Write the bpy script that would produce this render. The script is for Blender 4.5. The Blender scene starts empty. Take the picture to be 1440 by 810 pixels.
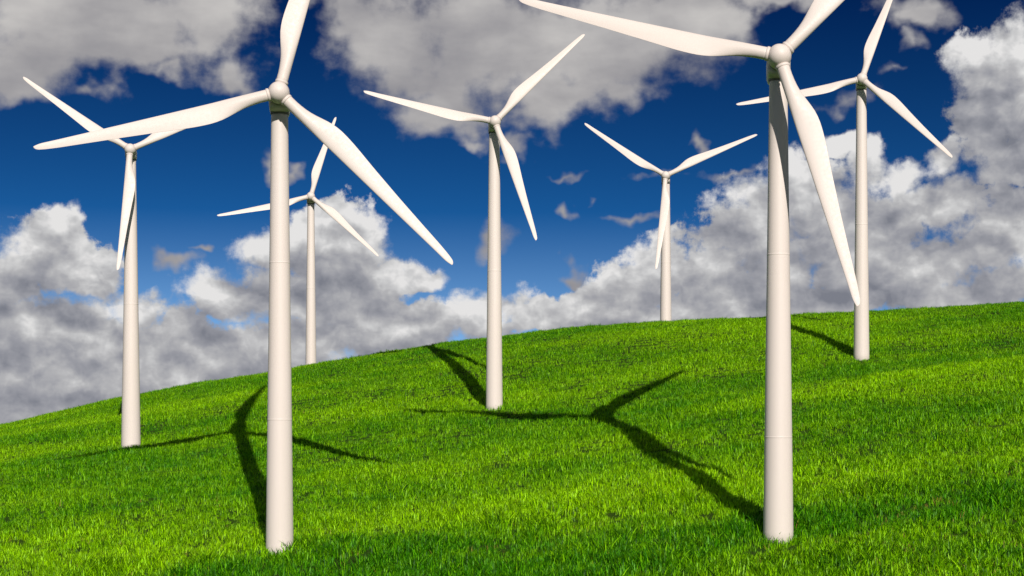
import bpy, bmesh, math, random
import numpy as np
from mathutils import Matrix, Vector

S = bpy.context.scene
COL = S.collection
R = math.radians

# ------------------------------------------------------------------ camera
cam_d = bpy.data.cameras.new('camera')
cam = bpy.data.objects.new('camera', cam_d)
COL.objects.link(cam)
cam.location = (0, 0, 0)
cam.rotation_euler = (R(90), 0, 0)
cam_d.sensor_width = 36.0
cam_d.lens = 60.0
cam_d.shift_y = 195.0 / 1440.0
cam_d.clip_start = 0.1
cam_d.clip_end = 12000.0
S.camera = cam

# ------------------------------------------------------------------ sun
SUN_DIR = Vector((-0.23, 1.0, -0.55)).normalized()        # the way the light travels
to_sun = -SUN_DIR
SUN_EL = math.asin(to_sun.z)
SUN_AZ = math.atan2(to_sun.x, to_sun.y)                   # clockwise from +Y
sun_d = bpy.data.lights.new('sun', 'SUN')
sun_d.energy = 5.0
sun_d.angle = R(0.5)
sun_d.color = (1.0, 0.93, 0.84)
sun = bpy.data.objects.new('sun', sun_d)
COL.objects.link(sun)
sun.rotation_euler = SUN_DIR.to_track_quat('-Z', 'Y').to_euler()
sun.location = (20, -40, 40)

S.view_settings.view_transform = 'Standard'
S.view_settings.look = 'None'
S.view_settings.exposure = 0.0
S.view_settings.gamma = 1.0
S.view_settings.use_curve_mapping = False


# ------------------------------------------------------------------ node helper
class NT:
    def __init__(self, tree):
        self.t = tree

    def node(self, kind, **kw):
        n = self.t.nodes.new(kind)
        for k, v in kw.items():
            setattr(n, k, v)
        return n

    def put(self, sock, v):
        if isinstance(v, bpy.types.NodeSocket):
            self.t.links.new(v, sock)
        elif v is not None:
            sock.default_value = v

    def m(self, op, a, b=None, c=None, clamp=False):
        n = self.node('ShaderNodeMath', operation=op)
        n.use_clamp = clamp
        self.put(n.inputs[0], a)
        self.put(n.inputs[1], b)
        self.put(n.inputs[2], c)
        return n.outputs[0]

    def v(self, op, a, b=None, scale=None):
        n = self.node('ShaderNodeVectorMath', operation=op)
        self.put(n.inputs[0], a)
        if b is not None:
            self.put(n.inputs[1], b)
        if scale is not None:
            self.put(n.inputs['Scale'], scale)
        return n.outputs['Value'] if op in ('LENGTH', 'DOT_PRODUCT') else n.outputs[0]

    def ss(self, x, lo, hi, a=0.0, b=1.0, kind='SMOOTHSTEP'):
        n = self.node('ShaderNodeMapRange', interpolation_type=kind)
        n.clamp = True
        for i, q in enumerate((x, lo, hi, a, b)):
            self.put(n.inputs[i], q)
        return n.outputs[0]

    def noise(self, vec, scale, detail=4.0, rough=0.5, dim='3D', dist=0.0, col=False, lac=2.0):
        n = self.node('ShaderNodeTexNoise', noise_dimensions=dim)
        self.put(n.inputs['Vector'], vec)
        n.inputs['Scale'].default_value = scale
        n.inputs['Detail'].default_value = detail
        n.inputs['Roughness'].default_value = rough
        n.inputs['Lacunarity'].default_value = lac
        n.inputs['Distortion'].default_value = dist
        return n.outputs['Color' if col else 0]

    def mix(self, f, a, b, blend='MIX'):
        n = self.node('ShaderNodeMix', data_type='RGBA', blend_type=blend)
        self.put(n.inputs[0], f)
        self.put(n.inputs[6], a)
        self.put(n.inputs[7], b)
        return n.outputs[2]

    def xyz(self, x, y, z):
        n = self.node('ShaderNodeCombineXYZ')
        for i, q in enumerate((x, y, z)):
            self.put(n.inputs[i], q)
        return n.outputs[0]


# ------------------------------------------------------------------ world: blue sky and cumulus
def angles(px, py):
    """photo position -> compass angle and height angle, in units of 1/24 rad"""
    u, w = (px - 720) / 2400.0, (600 - py) / 2400.0
    return math.atan(u) * 24, math.atan2(w, math.hypot(1, u)) * 24


# cloud masses: centre, half width, half height, softness class
CUMULUS = [
    (62, 345, 92, 60), (95, 385, 70, 36), (15, 385, 75, 62), (128, 372, 46, 30), (85, 318, 52, 32),
    (190, 440, 60, 34), (45, 465, 95, 62), (140, 470, 120, 66), (245, 468, 75, 60), (60, 545, 260, 80), (260, 530, 240, 70), (100, 500, 160, 50),
    (455, 350, 78, 66), (505, 345, 62, 52), (400, 352, 74, 36), (545, 385, 72, 40), (450, 425, 150, 60),
    (600, 392, 36, 20), (310, 418, 80, 40), (420, 485, 230, 50),
    (570, 465, 130, 46), (660, 450, 72, 46), (745, 440, 66, 40), (830, 425, 76, 46), (900, 412, 76, 60),
    (930, 372, 60, 50), (880, 450, 130, 40),
    (1000, 385, 80, 80), (1060, 330, 86, 86), (1140, 270, 84, 66), (1182, 205, 38, 26), (1212, 232, 44, 46),
    (1180, 300, 110, 56), (1020, 440, 150, 50), (1100, 380, 80, 90),
    (1265, 248, 46, 30), (1300, 290, 84, 46), (1250, 330, 70, 52), (1195, 375, 60, 50), (1300, 370, 110, 52),
    (1392, 335, 80, 66), (1418, 292, 34, 32), (1250, 415, 180, 44), (1420, 390, 80, 50), (1160, 340, 60, 40),
    (1366, 76, 48, 44), (1425, 70, 52, 62), (1400, 120, 62, 46), (1440, 150, 90, 80), (1385, 195, 60, 58),
    (1430, 225, 84, 40), (1320, 225, 34, 34),
]
STRATUS = [
    (150, 8, 240, 84), (290, 14, 84, 66), (40, 50, 140, 72), (20, 105, 110, 52, .8), (190, 70, 120, 52, .9),
    (330, 108, 70, 44, .6), (110, 125, 100, 36, .6), (240, 105, 90, 36, .55),
    (560, 55, 130, 80), (690, 60, 190, 108), (850, 50, 190, 104), (965, 20, 110, 66), (630, 150, 120, 66, .8),
    (780, 135, 140, 66, .9), (500, 45, 76, 56, .9), (870, 120, 90, 46, .8), (700, 200, 90, 30, .5),
    (1290, 8, 84, 44, .8), (1280, 60, 54, 34, .5), (1090, -15, 120, 30, .7), (455, 5, 60, 34, .7),
    (380, 232, 30, 44, .5), (425, 240, 36, 24, .45), (700, 330, 60, 50, .55), (940, 246, 170, 26, .42), (1050, 250, 110, 22, .42),
    (820, 276, 34, 16, .45), (790, 240, 110, 20, .38), (780, 294, 30, 26, .75), (250, 376, 52, 30, .75), (795, 378, 56, 32, .75),
    (290, 350, 40, 20, .5), (985, 322, 44, 26, .6), (995, 205, 20, 30, .5), (870, 310, 150, 26, .34), (1180, 140, 160, 40, .3),
    (1270, 100, 80, 40, .35),
]


def density_group(name, blobs, warp_a, warp_b, fbm_amp, fbm_scale, billow, soft):
    """how far inside the cloud masses a direction lies: 0 at the edge, about 1 deep inside"""
    g = bpy.data.node_groups.new(name, 'ShaderNodeTree')
    g.interface.new_socket('P', in_out='INPUT', socket_type='NodeSocketVector')
    g.interface.new_socket('Extra', in_out='INPUT', socket_type='NodeSocketFloat')
    g.interface.new_socket('D', in_out='OUTPUT', socket_type='NodeSocketFloat')
    t = NT(g)
    gi = t.node('NodeGroupInput')
    go = t.node('NodeGroupOutput')
    P = gi.outputs['P']
    w1 = t.v('SUBTRACT', t.noise(P, 0.9, 2.0, 0.5, '2D', col=True), (0.5, 0.5, 0.5))
    w2 = t.v('SUBTRACT', t.noise(P, 3.0, 2.0, 0.5, '2D', col=True), (0.5, 0.5, 0.5))
    Q = t.v('ADD', P, t.v('SCALE', w1, scale=warp_a))
    Q = t.v('ADD', Q, t.v('SCALE', w2, scale=warp_b))
    acc = t.m('SUBTRACT', 1.0, gi.outputs['Extra'])
    for (cx, cy, rx, ry, *wt) in blobs:
        ax, ay = angles(cx, cy)
        n = t.node('ShaderNodeVectorMath', operation='MULTIPLY_ADD')
        t.put(n.inputs[0], Q)
        n.inputs[1].default_value = (100.0 / rx, 100.0 / ry, 0)
        n.inputs[2].default_value = (-ax * 100.0 / rx, -ay * 100.0 / ry, 0)
        ln = t.v('LENGTH', n.outputs[0])
        if wt:                                           # thinner than the rest
            ln = t.m('ADD', ln, 1.0 - wt[0])
        acc = t.m('SMOOTH_MIN', acc, ln, soft)
    acc = t.m('SUBTRACT', 1.0, acc)
    f = t.m('SUBTRACT', t.noise(P, fbm_scale, 2.5, 0.5, '2D'), 0.5)
    acc = t.m('MULTIPLY_ADD', f, fbm_amp, acc)
    if billow:
        vo = t.node('ShaderNodeTexVoronoi', voronoi_dimensions='2D', feature='SMOOTH_F1')
        t.put(vo.inputs['Vector'], t.v('ADD', P, t.v('SCALE', w2, scale=0.5)))
        vo.inputs['Scale'].default_value = 1.9
        vo.inputs['Detail'].default_value = 2.0
        vo.inputs['Roughness'].default_value = 0.5
        vo.inputs['Smoothness'].default_value = 0.5
        vo.normalize = True
        acc = t.m('MULTIPLY_ADD', t.m('SUBTRACT', 0.38, vo.outputs['Distance']), billow, acc)
    t.put(go.inputs['D'], acc)
    return g


def ramp(t, x, stops):
    n = t.node('ShaderNodeValToRGB')
    cr = n.color_ramp
    cr.elements[0].position, cr.elements[0].color = stops[0][0], stops[0][1] + (1,)
    cr.elements[1].position, cr.elements[1].color = stops[-1][0], stops[-1][1] + (1,)
    for p, c in stops[1:-1]:
        e = cr.elements.new(p)
        e.color = c + (1,)
    t.put(n.inputs[0], x)
    return n.outputs[0]


def build_world():
    w = bpy.data.worlds.new('World')
    S.world = w
    w.use_nodes = True
    nt = w.node_tree
    nt.nodes.clear()
    t = NT(nt)
    tc = t.node('ShaderNodeTexCoord')
    D = tc.outputs['Generated']
    sp = t.node('ShaderNodeSeparateXYZ')
    t.put(sp.inputs[0], D)
    x, y, z = sp.outputs
    az = t.m('ARCTAN2', x, y)
    el = t.m('ARCSINE', z)
    P = t.xyz(t.m('MULTIPLY', az, 24.0), t.m('MULTIPLY', el, 24.0), 0.0)
    # clear sky, deepened as through a polarising filter
    lift = t.v('NORMALIZE', t.v('ADD', t.v('MULTIPLY', D, (1, 1, 1.9)), (0, 0, 0.16)))
    sky = t.node('ShaderNodeTexSky', sky_type='NISHITA')
    sky.sun_disc = False
    sky.sun_elevation = SUN_EL
    sky.sun_rotation = SUN_AZ
    sky.air_density = 1.0
    sky.dust_density = 0.1
    sky.ozone_density = 3.0
    sky.altitude = 300
    t.put(sky.inputs['Vector'], lift)
    gm = t.node('ShaderNodeGamma')
    t.put(gm.inputs[0], sky.outputs[0])
    gm.inputs[1].default_value = 1.5
    tint = ramp(t, el, SKY_TINT)
    blue = t.mix(1.0, gm.outputs[0], tint, 'MULTIPLY')
    # clouds beyond the view: the same kind of sky goes on all round
    oaz = t.m('SUBTRACT', t.m('ABSOLUTE', az), 0.325)
    oel = t.m('SUBTRACT', el, 0.285)
    outm = t.ss(t.m('MAXIMUM', oaz, oel), -0.02, 0.06)
    gen = t.noise(D, 3.2, 5.0, 0.55)
    gen_a = t.m('MAXIMUM', t.ss(gen, 0.47, 0.60), t.ss(el, 0.10, 0.03))
    gen_l = t.m('ADD', 0.5, t.m('MULTIPLY', t.m('SUBTRACT', t.noise(D, 9.0, 3.0, 0.5), 0.5), 1.2), clamp=True)
    gen_col = ramp(t, gen_l, [(0.0, (0.22, 0.22, 0.25)), (0.5, (0.42, 0.42, 0.43)), (1.0, (0.70, 0.69, 0.68))])
    far_col = t.mix(gen_a, blue, t.v('SCALE', gen_col, scale=10.0))
    bank = t.m('SUBTRACT', 0.9, t.m('MULTIPLY', t.m('ABSOLUTE', t.m('SUBTRACT', el, 0.005)), 16.5))
    gen_c = bank

    g_c = density_group('cumulus_density', CUMULUS, 0.55, 0.24, 0.80, 1.0, 0.42, 0.10)
    g_s = density_group('stratus_density', STRATUS, 0.8, 0.35, 0.8, 0.8, 0.0, 0.22)

    def dens(g, p, extra):
        n = t.node('ShaderNodeGroup')
        n.node_tree = g
        t.put(n.inputs['P'], p)
        t.put(n.inputs['Extra'], extra)
        return n.outputs[0]

    fine = t.m('SUBTRACT', t.noise(P, 5.0, 6.0, 0.64, '2D'), 0.5)
    broad = t.m('SUBTRACT', t.noise(t.v('MULTIPLY', P, (0.7, 1.5, 1.0)), 0.9, 4.0, 0.5, '2D'), 0.5)
    # cumulus: crisp heads, grey bellies
    d0 = dens(g_c, P, gen_c)
    d1 = dens(g_c, t.v('ADD', P, (0.14, 0.50, 0)), gen_c)
    edge = t.m('MULTIPLY_ADD', fine, 0.62, d0)
    a_c = t.ss(edge, 0.05, t.ss(broad, -0.2, 0.2, 0.24, 0.60))
    shade = t.m('MULTIPLY', t.m('SUBTRACT', d0, d1), 0.60)
    def puff(p):
        vo = t.node('ShaderNodeTexVoronoi', voronoi_dimensions='2D', feature='SMOOTH_F1')
        t.put(vo.inputs['Vector'], p)
        vo.inputs['Scale'].default_value = 3.4
        vo.inputs['Detail'].default_value = 2.0
        vo.inputs['Roughness'].default_value = 0.55
        vo.inputs['Smoothness'].default_value = 0.6
        vo.normalize = True
        return vo.outputs['Distance']
    PW = t.v('ADD', P, t.v('SCALE', t.v('SUBTRACT', t.noise(P, 2.2, 3.0, 0.55, '2D', col=True), (0.5, 0.5, 0.5)), scale=0.5))
    pf = t.m('SUBTRACT', puff(t.v('ADD', PW, (0.03, 0.10, 0))), puff(PW))
    shade = t.m('MULTIPLY_ADD', pf, 0.42, shade)
    PB = t.v('MULTIPLY', P, (0.8, 1.25, 1.0))
    rel = t.m('SUBTRACT', t.noise(PB, 1.7, 4.0, 0.5, '2D'), t.noise(t.v('ADD', PB, (0.06, 0.20, 0)), 1.7, 4.0, 0.5, '2D'))
    shade = t.m('MULTIPLY_ADD', rel, 1.05, shade)
    thick = t.ss(d0, 0.15, 1.0, 0.0, 0.15)
    lum = t.m('SUBTRACT', t.m('ADD', t.m('ADD', 0.53, shade), t.m('MULTIPLY', fine, 0.11)), thick)
    lum = t.m('ADD', lum, t.m('MULTIPLY', broad, 0.45), clamp=True)
    col_c = ramp(t, lum, [(0.0, (0.20, 0.21, 0.25)), (0.35, (0.32, 0.325, 0.36)), (0.62, (0.45, 0.45, 0.465)),
                          (0.82, (0.60, 0.60, 0.605)), (1.0, (0.78, 0.77, 0.765))])
    # stratus: soft torn sheets seen from below
    s0 = dens(g_s, P, -3.0)
    wisp = t.m('SUBTRACT', t.noise(t.v('MULTIPLY', P, (1.0, 1.2, 1.0)), 1.25, 8.0, 0.57, '2D'), 0.5)
    se = t.m('MULTIPLY_ADD', wisp, 1.75, t.m('MULTIPLY_ADD', s0, 1.75, -0.12))
    a_s = t.ss(se, -0.16, 0.86, kind='SMOOTHSTEP')
    lum_s = t.m('ADD', t.m('MULTIPLY', broad, 1.0), t.m('MULTIPLY', wisp, 0.12))
    hgt = t.ss(el, 0.15, 0.25, -0.12, 0.12)
    lum_s = t.m('ADD', t.m('ADD', t.m('ADD', lum_s, 0.52), hgt), t.m('MULTIPLY', fine, 0.08), clamp=True)
    col_s = ramp(t, lum_s, [(0.0, (0.19, 0.19, 0.225)), (0.5, (0.37, 0.36, 0.37)), (1.0, (0.62, 0.60, 0.58))])

    c = t.mix(a_s, blue, t.v('SCALE', col_s, scale=10.0))
    c = t.mix(a_c, c, t.v('SCALE', col_c, scale=10.0))
    bg = t.node('ShaderNodeBackground')
    t.put(bg.inputs[0], c)
    bg.inputs[1].default_value = 0.1
    bg2 = t.node('ShaderNodeBackground')
    t.put(bg2.inputs[0], far_col)
    bg2.inputs[1].default_value = 0.1
    ms = t.node('ShaderNodeMixShader')
    t.put(ms.inputs[0], outm)
    nt.links.new(bg.outputs[0], ms.inputs[1])
    nt.links.new(bg2.outputs[0], ms.inputs[2])
    out = t.node('ShaderNodeOutputWorld')
    nt.links.new(ms.outputs[0], out.inputs[0])
    w.cycles.sampling_method = 'MANUAL'
    w.cycles.sample_map_resolution = 256


SKY_TINT = [(0.0, (0.9, 0.70, 0.55)), (0.06, (0.50, 0.50, 0.44)), (0.125, (0.055, 0.225, 0.300)), (0.25, (0.004, 0.068, 0.150)), (0.6, (0.004, 0.068, 0.150))]
build_world()


# ------------------------------------------------------------------ materials
def new_mat(name):
    m = bpy.data.materials.new(name)
    m.use_nodes = True
    m.node_tree.nodes.clear()
    return m, NT(m.node_tree)


def painted_steel():
    m, t = new_mat('white_painted_steel')
    tc = t.node('ShaderNodeTexCoord')
    P = tc.outputs['Object']
    n1 = t.noise(t.v('MULTIPLY', P, (1.6, 1.6, 0.12)), 1.0, 5.0, 0.6)      # rain streaks run down
    n2 = t.noise(P, 9.0, 4.0, 0.6)
    c = t.mix(t.ss(n1, 0.40, 0.75), (0.65, 0.585, 0.55, 1), (0.62, 0.555, 0.515, 1))
    c = t.mix(t.ss(n2, 0.62, 0.8, 0.0, 0.07), c, (0.40, 0.36, 0.32, 1))
    b = t.node('ShaderNodeBsdfPrincipled')
    t.put(b.inputs['Base Color'], c)
    t.put(b.inputs['Roughness'], t.ss(n2, 0.3, 0.7, 0.42, 0.58))
    b.inputs['Specular IOR Level'].default_value = 0.35
    o = t.node('ShaderNodeOutputMaterial')
    t.t.links.new(b.outputs[0], o.inputs[0])
    return m


def dark_steel():
    m, t = new_mat('dark_bearing_steel')
    tc = t.node('ShaderNodeTexCoord')
    n = t.noise(tc.outputs['Object'], 12.0, 4.0, 0.6)
    b = t.node('ShaderNodeBsdfPrincipled')
    t.put(b.inputs['Base Color'], t.mix(n, (0.10, 0.095, 0.09, 1), (0.22, 0.20, 0.18, 1)))
    b.inputs['Roughness'].default_value = 0.6
    o = t.node('ShaderNodeOutputMaterial')
    t.t.links.new(b.outputs[0], o.inputs[0])
    return m


def crop_tone(t, P):
    """how yellow the crop stands at a place on the hill (0 deep green .. 1 yellow green)"""
    n1 = t.noise(t.v('MULTIPLY', P, (0.045, 0.15, 0.0)), 1.0, 4.0, 0.55)
    n2 = t.noise(t.v('MULTIPLY', P, (0.35, 0.8, 0.0)), 1.0, 4.0, 0.6)
    q = t.node('ShaderNodeSeparateXYZ')
    t.put(q.inputs[0], P)
    px, py = q.outputs[0], q.outputs[1]
    # a paler strip of crop runs along the slope on the right, another lies across the foot of the hill
    off = t.m('SUBTRACT', py, t.m('MULTIPLY_ADD', px, 0.34, 73.0))
    off = t.m('ABSOLUTE', t.m('ADD', off, t.m('MULTIPLY', t.m('SUBTRACT', n2, 0.5), 2.5)))
    strip = t.m('MULTIPLY', t.ss(off, 1.5, 0.2), t.ss(px, 4.0, 14.0))
    foot = t.m('ABSOLUTE', t.m('SUBTRACT', t.m('MULTIPLY_ADD', px, 0.05, py), 64.5))
    strip = t.m('ADD', t.m('MULTIPLY', strip, 0.6), t.m('MULTIPLY', t.ss(foot, 3.5, 0.0), 0.30))
    strip = t.m('SUBTRACT', strip, t.ss(py, 62.0, 57.5, 0.0, 0.22))
    n2 = t.m('ADD', n2, strip)
    return t.m('ADD', t.ss(n1, 0.36, 0.66, 0.0, 0.62), t.m('MULTIPLY', t.m('SUBTRACT', n2, 0.36), 1.0), clamp=True)


def grass_mat(name, dry=False):
    m, t = new_mat(name)
    geo = t.node('ShaderNodeNewGeometry')
    oi = t.node('ShaderNodeObjectInfo')
    at = t.node('ShaderNodeAttribute', attribute_name='tone')
    if dry:
        c = t.mix(at.outputs['Fac'], (0.36, 0.24, 0.03, 1), (0.46, 0.42, 0.10, 1))
    else:
        tone = crop_tone(t, geo.outputs['Position'])
        tone = t.m('ADD', tone, t.m('MULTIPLY', t.m('SUBTRACT', oi.outputs['Random'], 0.5), 0.35))
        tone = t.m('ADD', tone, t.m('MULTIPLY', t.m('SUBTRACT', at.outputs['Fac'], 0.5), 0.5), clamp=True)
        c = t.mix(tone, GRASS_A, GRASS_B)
        # leaves vary at random; the wide range also stands in for shade between blades
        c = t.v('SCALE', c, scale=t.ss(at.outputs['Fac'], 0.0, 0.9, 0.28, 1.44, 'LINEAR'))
    b = t.node('ShaderNodeBsdfPrincipled')
    t.put(b.inputs['Base Color'], c)
    b.inputs['Roughness'].default_value = 0.5
    b.inputs['Specular IOR Level'].default_value = 0.25
    tr = t.node('ShaderNodeBsdfTranslucent')
    t.put(tr.inputs[0], t.mix(1.0, c, (1.15, 1.2, 0.6, 1), 'MULTIPLY'))
    mx = t.node('ShaderNodeMixShader')
    mx.inputs[0].default_value = 0.35
    t.t.links.new(b.outputs[0], mx.inputs[1])
    t.t.links.new(tr.outputs[0], mx.inputs[2])
    o = t.node('ShaderNodeOutputMaterial')
    t.t.links.new(mx.outputs[0], o.inputs[0])
    return m


def ground_mat():
    m, t = new_mat('field_ground')
    geo = t.node('ShaderNodeNewGeometry')
    P = geo.outputs['Position']
    tone = crop_tone(t, P)
    n = t.noise(P, 9.0, 6.0, 0.65)
    c = t.mix(tone, (0.022, 0.060, 0.004, 1), (0.035, 0.075, 0.004, 1))
    c = t.mix(t.ss(n, 0.52, 0.7, 0.0, 0.7), c, (0.07, 0.05, 0.025, 1))
    b = t.node('ShaderNodeBsdfPrincipled')
    t.put(b.inputs['Base Color'], c)
    b.inputs['Roughness'].default_value = 0.95
    b.inputs['Specular IOR Level'].default_value = 0.1
    bp = t.node('ShaderNodeBump')
    bp.inputs['Distance'].default_value = 0.12
    t.put(bp.inputs['Height'], n)
    t.t.links.new(bp.outputs[0], b.inputs['Normal'])
    o = t.node('ShaderNodeOutputMaterial')
    t.t.links.new(b.outputs[0], o.inputs[0])
    return m


GRASS_A = (0.055, 0.275, 0.001, 1)
GRASS_B = (0.330, 0.620, 0.001, 1)
M_WHITE = painted_steel()
M_DARK = dark_steel()
M_GRASS = grass_mat('green_grass')
M_DRY = grass_mat('dry_grass', True)
M_GROUND = ground_mat()

# ------------------------------------------------------------------ terrain
RIDGE_PX = np.array([(-700, 640), (-300, 634), (-120, 620), (0, 593), (100, 569), (187, 549), (300, 531), (437, 509), (550, 490), (696, 469),
                     (800, 458), (936, 447), (1080, 441), (1212, 435), (1330, 428), (1440, 420), (1560, 414), (1800, 412), (2200, 430)], float)
RX = (RIDGE_PX[:, 0] - 720) / 24.0
RZ = (600 - RIDGE_PX[:, 1]) / 24.0 - 0.28          # the grass itself stands this much higher


def fbm_sin(x, y):
    s = 0.10 * np.sin(0.33 * y + 0.06 * x + 0.8 * np.sin(0.11 * x + 0.4))
    s += 0.07 * np.sin(0.71 * y - 0.19 * x + 1.3 * np.sin(0.17 * x + 2.0))
    s += 0.05 * np.sin(0.47 * x + 0.35 * y + 1.9) + 0.03 * np.sin(1.25 * x - 0.9 * y)
    return s


def terrain(x, y):
    x = np.asarray(x, float)
    y = np.asarray(y, float)
    xc = 48 * np.tanh(x / 48.0)
    crest = np.interp(x, RX, RZ)
    for o in (-3, -1.5, 1.5, 3):
        crest = crest + np.interp(x + o, RX, RZ)
    crest = crest / 5
    kd = np.array([-4000., -60., 0., 20., 44., 52., 60., 80., 93., 100., 110., 132., 190., 400., 5000.])
    z = [-2 + 0 * x, -2.2 + 0 * x, -1.75 + 0 * x, -4.6 + 0 * x, -7.2 + .05 * xc, -5.95 + .085 * xc, -3.95 + .1 * xc,
         .62 + .1 * xc, None, crest, crest - 1.2, crest - 6.5, -10 + 0 * x, -12 + 0 * x, -14 + 0 * x]
    z[8] = crest - 1.05
    K = np.stack(np.broadcast_arrays(*z))
    h = np.diff(kd).reshape((-1,) + (1,) * x.ndim)
    dl = np.diff(K, axis=0) / h
    m = np.zeros_like(K)
    a, b = dl[:-1], dl[1:]
    ha, hb = h[:-1], h[1:]
    w1, w2 = 2 * hb + ha, hb + 2 * ha
    with np.errstate(divide='ignore', invalid='ignore'):
        mm = (w1 + w2) / (w1 / a + w2 / b)
    m[1:-1] = np.where(a * b > 0, mm, 0)
    i = np.clip(np.searchsorted(kd, y, side='right') - 1, 0, len(kd) - 2)
    tk = lambda A, j: np.take_along_axis(A, j[None], 0)[0]
    hh = (kd[1:] - kd[:-1])[i]
    t = (y - kd[i]) / hh
    r = (tk(K, i) * (2 * t ** 3 - 3 * t ** 2 + 1) + tk(m, i) * hh * (t ** 3 - 2 * t ** 2 + t)
         + tk(K, i + 1) * (-2 * t ** 3 + 3 * t ** 2) + tk(m, i + 1) * hh * (t ** 3 - t ** 2))
    fade = np.clip((y - 46) / 8, 0, 1) * np.clip((125 - y) / 20, 0, 1) * np.clip((70 - abs(x)) / 20, 0, 1)
    crestf = np.clip(np.abs(y - 100) / 12, 0.35, 1)
    return r + fbm_sin(x, y) * fade * crestf


def tz(x, y):
    return float(terrain(np.array([x]), np.array([y]))[0])


def mesh_obj(name, verts, faces, mat, parent=None, smooth=True):
    me = bpy.data.meshes.new(name)
    me.from_pydata(verts, [], faces)
    me.update()
    if smooth:
        me.polygons.foreach_set('use_smooth', [True] * len(me.polygons))
    me.materials.append(mat)
    o = bpy.data.objects.new(name, me)
    COL.objects.link(o)
    if parent:
        o.parent = parent
    return o


def build_ground():
    def spread(inner0, inner1, step, lo, hi):
        mid = list(np.arange(inner0, inner1 + 1e-6, step))
        up, q, s = [], inner1, step
        while q < hi:
            s *= 1.35
            q += s
            up.append(q)
        dn, q, s = [], inner0, step
        while q > lo:
            s *= 1.35
            q -= s
            dn.append(q)
        return np.array(dn[::-1] + mid + up)
    xs = spread(-46, 46, 0.8, -4000, 4000)
    ys = spread(40, 126, 0.7, -3900, 4900)
    X, Y = np.meshgrid(xs, ys)
    Z = terrain(X, Y)
    v = np.stack([X, Y, Z], -1).reshape(-1, 3)
    nx, ny = len(xs), len(ys)
    f = [(j * nx + i, j * nx + i + 1, (j + 1) * nx + i + 1, (j + 1) * nx + i) for j in range(ny - 1) for i in range(nx - 1)]
    o = mesh_obj('ground', v.tolist(), f, M_GROUND)
    o['kind'] = 'structure'


build_ground()


# ------------------------------------------------------------------ wind turbines
def lathe(profile, seg=56, cap=True):
    v, f = [], []
    for r, z in profile:
        for i in range(seg):
            a = 2 * math.pi * i / seg
            v.append((r * math.cos(a), r * math.sin(a), z))
    n = len(profile)
    for k in range(n - 1):
        for i in range(seg):
            j = (i + 1) % seg
            f.append((k * seg + i, k * seg + j, (k + 1) * seg + j, (k + 1) * seg + i))
    if cap:
        f.append(tuple(range(seg))[::-1])
        f.append(tuple((n - 1) * seg + i for i in range(seg)))
    return v, f


CH_S = [0.0, 0.05, 0.09, 0.13, 0.18, 0.23, 0.28, 0.36, 0.5, 0.65, 0.8, 0.92, 0.965, 0.985, 0.996, 1.0]
CH_C = [.047, .047, .047, .050, .062, .080, .089, .086, .070, .055, .042, .032, .027, .021, .012, .003]


def blade_mesh(L, r0):
    """blade along +Z from the hub centre, bulging to -X, flat faces towards -Y and +Y"""
    v, f = [], []
    n = 28
    ss = sorted(set([r0 / L] + list(np.linspace(r0 / L, 0.96, 40)) + [0.972, 0.982, 0.989, 0.994, 0.9975, 1.0]))
    for s in ss:
        c = float(np.interp(s, CH_S, CH_C)) * L
        if 0.1 < s < 0.4:
            c = float(np.mean([np.interp(s + q, CH_S, CH_C) for q in (-.03, -.015, 0, .015, .03)])) * L
        lead = (.0235 - .0105 * min(1, s / 0.9)) * L
        if s > 0.96:
            lead *= 1 - ((s - 0.96) / 0.04) ** 2 * 0.5
        k = min(1.0, max(0.0, (s - 0.07) / 0.22))
        k = k * k * (3 - 2 * k)
        th = (1 - k) * 1.0 + k * (0.24 - 0.08 * s)
        tw = R(15) * k * (1 - s) ** 1.5
        bend = -0.018 * L * s * s                       # slight pre-bend into the wind
        for i in range(n):
            a = 2 * math.pi * i / n
            cx = 0.5 + 0.5 * math.cos(a)                # 1 leading .. 0 trailing
            sx = math.sin(a)
            q = 1 - cx
            foil = 5 * (0.2969 * math.sqrt(max(q, 0)) - 0.126 * q - 0.3516 * q * q + 0.2843 * q ** 3 - 0.1036 * q ** 4)
            circ = 0.5 * abs(sx)
            yy = math.copysign((1 - k) * circ + k * foil, sx) * c * th if abs(sx) > 1e-9 else 0.0
            xx = lead - q * c
            x2 = xx * math.cos(tw) - yy * math.sin(tw)
            y2 = xx * math.sin(tw) + yy * math.cos(tw)
            v.append((x2, y2 + bend, s * L))
    m = len(ss)
    for k in range(m - 1):
        for i in range(n):
            j = (i + 1) % n
            f.append((k * n + i, k * n + j, (k + 1) * n + j, (k + 1) * n + i))
    f.append(tuple(range(n))[::-1])
    f.append(tuple((m - 1) * n + i for i in range(n)))
    return v, f


def nacelle_mesh(w, h, y0, y1):
    """rounded housing along +Y (away from the rotor)"""
    v, f = [], []
    n = 40
    st = [(0.0, .80, .80), (0.03, .92, .92), (0.10, 1, 1), (0.35, 1.02, 1.02), (0.65, 1, .98), (0.88, .90, .86), (0.96, .80, .74), (1.0, .62, .55)]
    for t, a, b in st:
        y = y0 + (y1 - y0) * t
        for i in range(n):
            q = 2 * math.pi * i / n
            cx, cz = math.cos(q), math.sin(q)
            e = 0.45
            x = math.copysign(abs(cx) ** e, cx) * w / 2 * a
            z = math.copysign(abs(cz) ** e, cz) * h / 2 * b
            v.append((x, y, z + (1 - b) * 0.2 * h))
    m = len(st)
    for k in range(m - 1):
        for i in range(n):
            j = (i + 1) % n
            f.append((k * n + i, (k + 1) * n + i, (k + 1) * n + j, k * n + j))
    f.append(tuple(range(n)))
    f.append(tuple((m - 1) * n + i for i in range(n))[::-1])
    return v, f


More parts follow.
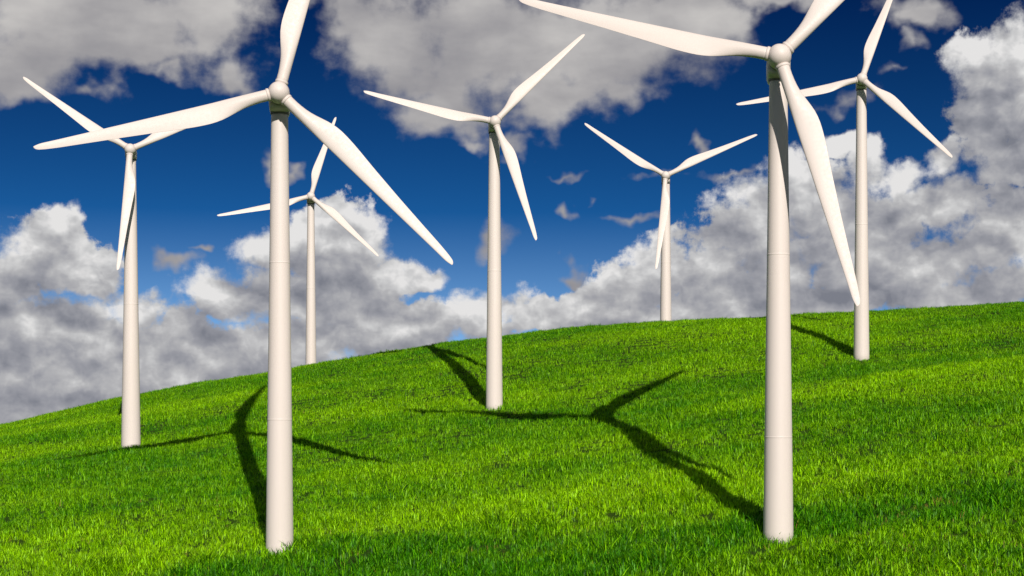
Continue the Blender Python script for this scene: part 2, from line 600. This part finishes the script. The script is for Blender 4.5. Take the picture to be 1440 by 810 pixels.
def turbine(label, hub_px, dist, yaw, tilt, roll, L, d_top, taper, seams):
    hx, hz = (hub_px[0] - 720) / 2400.0 * dist, (600 - hub_px[1]) / 2400.0 * dist
    k = L / 8.65
    over = 1.05 * k                                       # rotor stands this far in front of the tower
    Mr = Matrix.Rotation(R(yaw), 4, 'Z') @ Matrix.Rotation(R(-tilt), 4, 'X')
    hub = Vector((hx, dist, hz))
    back = Mr @ Vector((0, 1, 0))
    ax = hub + Vector((back.x, back.y, 0)) * over
    bx, by = ax.x, ax.y
    gz = min(tz(bx + a, by + b) for a, b in ((-.5, -.5), (.5, -.5), (0, 0), (.5, .5), (-.5, .5)))
    base = Vector((bx, by, tz(bx, by)))
    root = bpy.data.objects.new('wind_turbine', None)
    COL.objects.link(root)
    root.location = base
    root.empty_display_size = 1.0
    root['label'] = label
    root['category'] = 'wind turbine'
    root['group'] = 'wind turbines on the grassy hill'
    top = hub.z - base.z - 0.60 * k                        # top of the tower
    r1 = d_top / 2
    dm = lambda z: r1 + (top - z) * taper / 2
    zb = gz - base.z - 0.25
    prof = [(dm(zb), zb)]
    for q in np.linspace(0.2, top - .05, 14):
        prof.append((dm(q), float(q)))
    prof.append((dm(top), top))
    v, f = lathe(prof, 72)
    tower = mesh_obj('tower', v, f, M_WHITE, root)
    for sf in seams:                                      # welded joint between tower sections
        z = top * sf
        r = dm(z) + 0.0022
        v, f = lathe([(r - .006, z - .035), (r, z - .028), (r, z + .028), (r - .006, z + .035)], 72, cap=False)
        mesh_obj('section_joint', v, f, M_WHITE, tower)
    v, f = lathe([(r1 * 1.07, top + .002), (r1 * 1.10, top + .02), (r1 * 1.10, top + .10 * k), (r1 * 1.0, top + .13 * k), (r1 * .93, top + .40 * k)], 56)
    mesh_obj('yaw_ring', v, f, M_DARK, root)
    # nacelle, hub and blades share the rotor's frame
    local = Matrix.Translation(hub - base) @ Mr
    v, f = nacelle_mesh(.74 * k, .84 * k, .36 * k, 2.4 * k)
    nac = mesh_obj('nacelle', v, f, M_WHITE, root)
    nac.matrix_local = Matrix.Translation(hub - base) @ Matrix.Rotation(R(yaw), 4, 'Z') @ Matrix.Rotation(R(-3), 4, 'X') @ Matrix.Translation((0, 0, -.08 * k))
    v, f = lathe([(.30 * k, .22 * k), (.33 * k, .25 * k), (.33 * k, .36 * k), (.30 * k, .40 * k)], 40)
    ring = mesh_obj('rotor_bearing', v, f, M_DARK, root)
    ring.matrix_local = local @ Matrix.Rotation(R(-90), 4, 'X')
    # spinner: blunt dome towards the wind
    pr = [(.30 * k, -.28 * k), (.345 * k, -.24 * k), (.375 * k, -.10 * k), (.375 * k, .06 * k), (.35 * k, .17 * k), (.30 * k, .27 * k), (.22 * k, .35 * k), (.12 * k, .40 * k), (.03 * k, .415 * k)]
    v, f = lathe(pr, 48)
    sp = mesh_obj('hub', v, f, M_WHITE, root)
    sp.matrix_local = local @ Matrix.Rotation(R(90), 4, 'X')
    bv, bf = blade_mesh(L, .30 * k)
    bme = None
    for i in range(3):
        ml = local @ Matrix.Rotation(-R(roll + 120 * i - 90), 4, 'Y')
        if bme is None:
            b = mesh_obj('blade', bv, bf, M_WHITE, root)
            bme = b.data
        else:
            b = bpy.data.objects.new('blade', bme)
            COL.objects.link(b)
            b.parent = root
        b.matrix_local = ml
        rr = .0235 * L
        v, f = lathe([(rr * 1.0, .33 * k), (rr * 1.13, .345 * k), (rr * 1.13, .42 * k), (rr * 1.0, .435 * k)], 40, cap=False)
        c = mesh_obj('root_collar', v, f, M_WHITE, b)
    return root


TURB = [
    # label, hub, distance, yaw, tilt, roll of one blade, blade length, tower top width, taper
    ('tall white wind turbine at the lower left, one blade reaching down to the right', (392, 130), 60, 6, 7.2, 74.8, 8.63, .60, .0250, (.30, .66)),
    ('largest white wind turbine at the right, its left blade crossing the grey cloud', (1096, 79), 56, -7, 13.0, 45.5, 8.95, .60, .0265, (.22, .62)),
    ('white wind turbine standing alone mid-slope between the two nearest towers', (696, 171), 80, 3, 17, 46.8, 6.32, .50, .0230, (.5,)),
    ('leftmost white wind turbine, one blade hanging straight down along its tower', (183, 210), 80, 9.5, 12.9, 25.4, 6.0, .46, .0330, (.5,)),
    ('small white wind turbine on the ridge just right of the nearest left tower', (437, 276), 103, 6, 22, 74.8, 5.73, .42, .0240, (.5,)),
    ('smallest distant white wind turbine on the ridge, its two upper blades forming a V', (936, 247), 106, -6, 15.2, 24.9, 6.23, .50, .0250, (.5,)),
    ('rightmost white wind turbine high on the slope, behind the largest one', (1212, 111), 84, -10, 22, 72.1, 6.25, .48, .0220, (.5,)),
]
for a in TURB:
    turbine(*a)


# ------------------------------------------------------------------ grass
def tuft_mesh(name, seed, blades, h0, h1, w0, w1, rad, lean, mat, drymix=0.0):
    rnd = random.Random(seed)
    v, f, tone, mi = [], [], [], []
    for _ in range(blades):
        a = rnd.uniform(0, 2 * math.pi)
        q = rad * math.sqrt(rnd.random())
        px, py = q * math.cos(a), q * math.sin(a)
        h = rnd.uniform(h0, h1)
        w = rnd.uniform(w0, w1)
        d = rnd.uniform(0, 2 * math.pi)
        ln = rnd.uniform(0.15, 1.0) * lean * h
        fx, fy = math.cos(d), math.sin(d)
        tw = d + math.pi / 2 + rnd.uniform(-.6, .6)
        sx, sy = math.cos(tw), math.sin(tw)
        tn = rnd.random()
        i0 = len(v)
        droop = rnd.uniform(0.75, 1.0)
        for s, ww in ((0.0, .75), (.4, 1.0), (.75, .7)):
            o = ln * s ** 1.8
            z = h * (s - (1 - droop) * s * s)
            v.append((px + fx * o - sx * w * ww / 2, py + fy * o - sy * w * ww / 2, z - .03))
            v.append((px + fx * o + sx * w * ww / 2, py + fy * o + sy * w * ww / 2, z - .03))
        v.append((px + fx * ln, py + fy * ln, h * droop - .03))
        f += [(i0, i0 + 1, i0 + 3, i0 + 2), (i0 + 2, i0 + 3, i0 + 5, i0 + 4), (i0 + 4, i0 + 5, i0 + 6)]
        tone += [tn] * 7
        mi += [1 if rnd.random() < drymix else 0] * 3
    me = bpy.data.meshes.new(name)
    me.from_pydata(v, [], f)
    me.materials.append(mat)
    me.materials.append(M_DRY)
    me.polygons.foreach_set('material_index', mi)
    me.polygons.foreach_set('use_smooth', [True] * len(f))
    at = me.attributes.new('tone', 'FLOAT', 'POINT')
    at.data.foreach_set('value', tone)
    me.update()
    return bpy.data.objects.new(name, me)


def scatter(name, label, pts, yaw, sc, sources, idx):
    """one mesh of points; geometry nodes stand a tuft on each"""
    me = bpy.data.meshes.new(name)
    me.from_pydata(pts.tolist(), [], [])
    for an, arr, ty in (('yaw', yaw, 'FLOAT'), ('size', sc, 'FLOAT'), ('pick', idx, 'INT')):
        at = me.attributes.new(an, ty, 'POINT')
        at.data.foreach_set('value', arr.astype(np.int32 if ty == 'INT' else np.float32))
    o = bpy.data.objects.new(name, me)
    COL.objects.link(o)
    o['kind'] = 'stuff'
    o['label'] = label
    o['category'] = 'grass'
    g = bpy.data.node_groups.new(name + '_scatter', 'GeometryNodeTree')
    g.interface.new_socket('Geometry', in_out='INPUT', socket_type='NodeSocketGeometry')
    g.interface.new_socket('Geometry', in_out='OUTPUT', socket_type='NodeSocketGeometry')
    N, Lk = g.nodes, g.links
    gi, go = N.new('NodeGroupInput'), N.new('NodeGroupOutput')
    gg = N.new('GeometryNodeGeometryToInstance')
    for s in reversed(sources):
        oi = N.new('GeometryNodeObjectInfo')
        oi.inputs['Object'].default_value = s
        oi.inputs['As Instance'].default_value = True
        Lk.new(oi.outputs['Geometry'], gg.inputs[0])
    # each source as its own instance in one list
    jn = N.new('GeometryNodeJoinGeometry')
    for s in [n for n in N if n.bl_idname == 'GeometryNodeObjectInfo']:
        Lk.new(s.outputs['Geometry'], jn.inputs[0])
    N.remove(gg)

    def attr(nm, ty):
        n = N.new('GeometryNodeInputNamedAttribute')
        n.data_type = ty
        n.inputs['Name'].default_value = nm
        return n.outputs['Attribute']
    ip = N.new('GeometryNodeInstanceOnPoints')
    ip.inputs['Pick Instance'].default_value = True
    cx = N.new('ShaderNodeCombineXYZ')
    Lk.new(attr('yaw', 'FLOAT'), cx.inputs[2])
    Lk.new(gi.outputs[0], ip.inputs['Points'])
    Lk.new(jn.outputs[0], ip.inputs['Instance'])
    Lk.new(attr('pick', 'INT'), ip.inputs['Instance Index'])
    Lk.new(cx.outputs[0], ip.inputs['Rotation'])
    Lk.new(attr('size', 'FLOAT'), ip.inputs['Scale'])
    Lk.new(ip.outputs[0], go.inputs[0])
    md = o.modifiers.new('scatter', 'NODES')
    md.node_group = g
    return o


def build_grass():
    rng = np.random.default_rng(7)
    src = [tuft_mesh('grass_tuft', s, 16, .10, .36, .014, .030, .15, .9, M_GRASS, .003) for s in range(1, 6)]
    tall = [tuft_mesh('grass_tuft', 20 + s, 13, .24, .50, .018, .034, .15, 1.0, M_GRASS, .02) for s in range(3)]
    dry = [tuft_mesh('dry_tuft', 40 + s, 8, .12, .36, .010, .020, .10, .7, M_GRASS, .6) for s in range(3)]
    allsrc = src + tall + dry
    d0, d1 = 48.0, 106.0
    dens = 62
    n = int((d1 - d0) * (2 * 37) * dens)
    y = rng.uniform(d0, d1, n)
    x = rng.uniform(-37, 37, n)
    gap = np.sin(3.1 * x + 2.2 * np.sin(1.7 * y)) * np.sin(3.7 * y + 1.9 * np.sin(2.3 * x)) + .7 * np.sin(7.3 * x - 3.9 * y) * np.sin(6.1 * y + 2.7 * x)
    keep = (np.abs(x) < 0.30 * y + 3.5) & (rng.random(n) < np.where(y < 72, .72 + .42 * gap, .9))
    # thin rows of the drilled crop, slightly oblique
    x, y = x[keep], y[keep]
    row = (y - 0.10 * x) / 0.50
    y = y + 0.50 * np.interp(y, [58, 72], [.2, .55]) * (np.round(row) - row)
    n = len(x)
    z = terrain(x, y)
    yaw = rng.uniform(0, 6.283, n)
    patch = np.sin(.9 * x + 1.7 * np.sin(.5 * y)) * np.sin(1.1 * y + 1.2 * np.sin(.7 * x)) + .6 * np.sin(2.3 * x + 1.9 * y) * np.sin(2.9 * y - 1.3 * x)
    sc = rng.uniform(.75, 1.2, n) * (1 + .30 * patch) * np.interp(y, [54, 62, 72, 86, 100], [1.15, 1.0, .82, .64, .52])
    idx = rng.integers(0, 5, n)
    p_tall = np.where(y < 63, .25 * np.clip(patch + .4, 0, 1), .04)
    u = rng.random(n)
    idx = np.where(u < p_tall, 5 + rng.integers(0, 3, n), idx)
    dp = np.sin(1.3 * x + 2 * np.sin(.9 * y + 1)) * np.sin(1.9 * y + np.sin(1.1 * x))
    p_dry = np.where(y < 66, .22 * np.clip(dp - .40, 0, 1) + .004, .006)
    p_dry = np.where((x > 11) & (y < 59.5), p_dry * 2 + .03, p_dry)
    idx = np.where(rng.random(n) < p_dry, 8 + rng.integers(0, 3, n), idx)
    pts = np.stack([x, y, z], -1)
    scatter('grass_field', 'bright green grass covering the whole hillside', pts, yaw, sc, allsrc, idx)
    print('tufts', n)


build_grass()
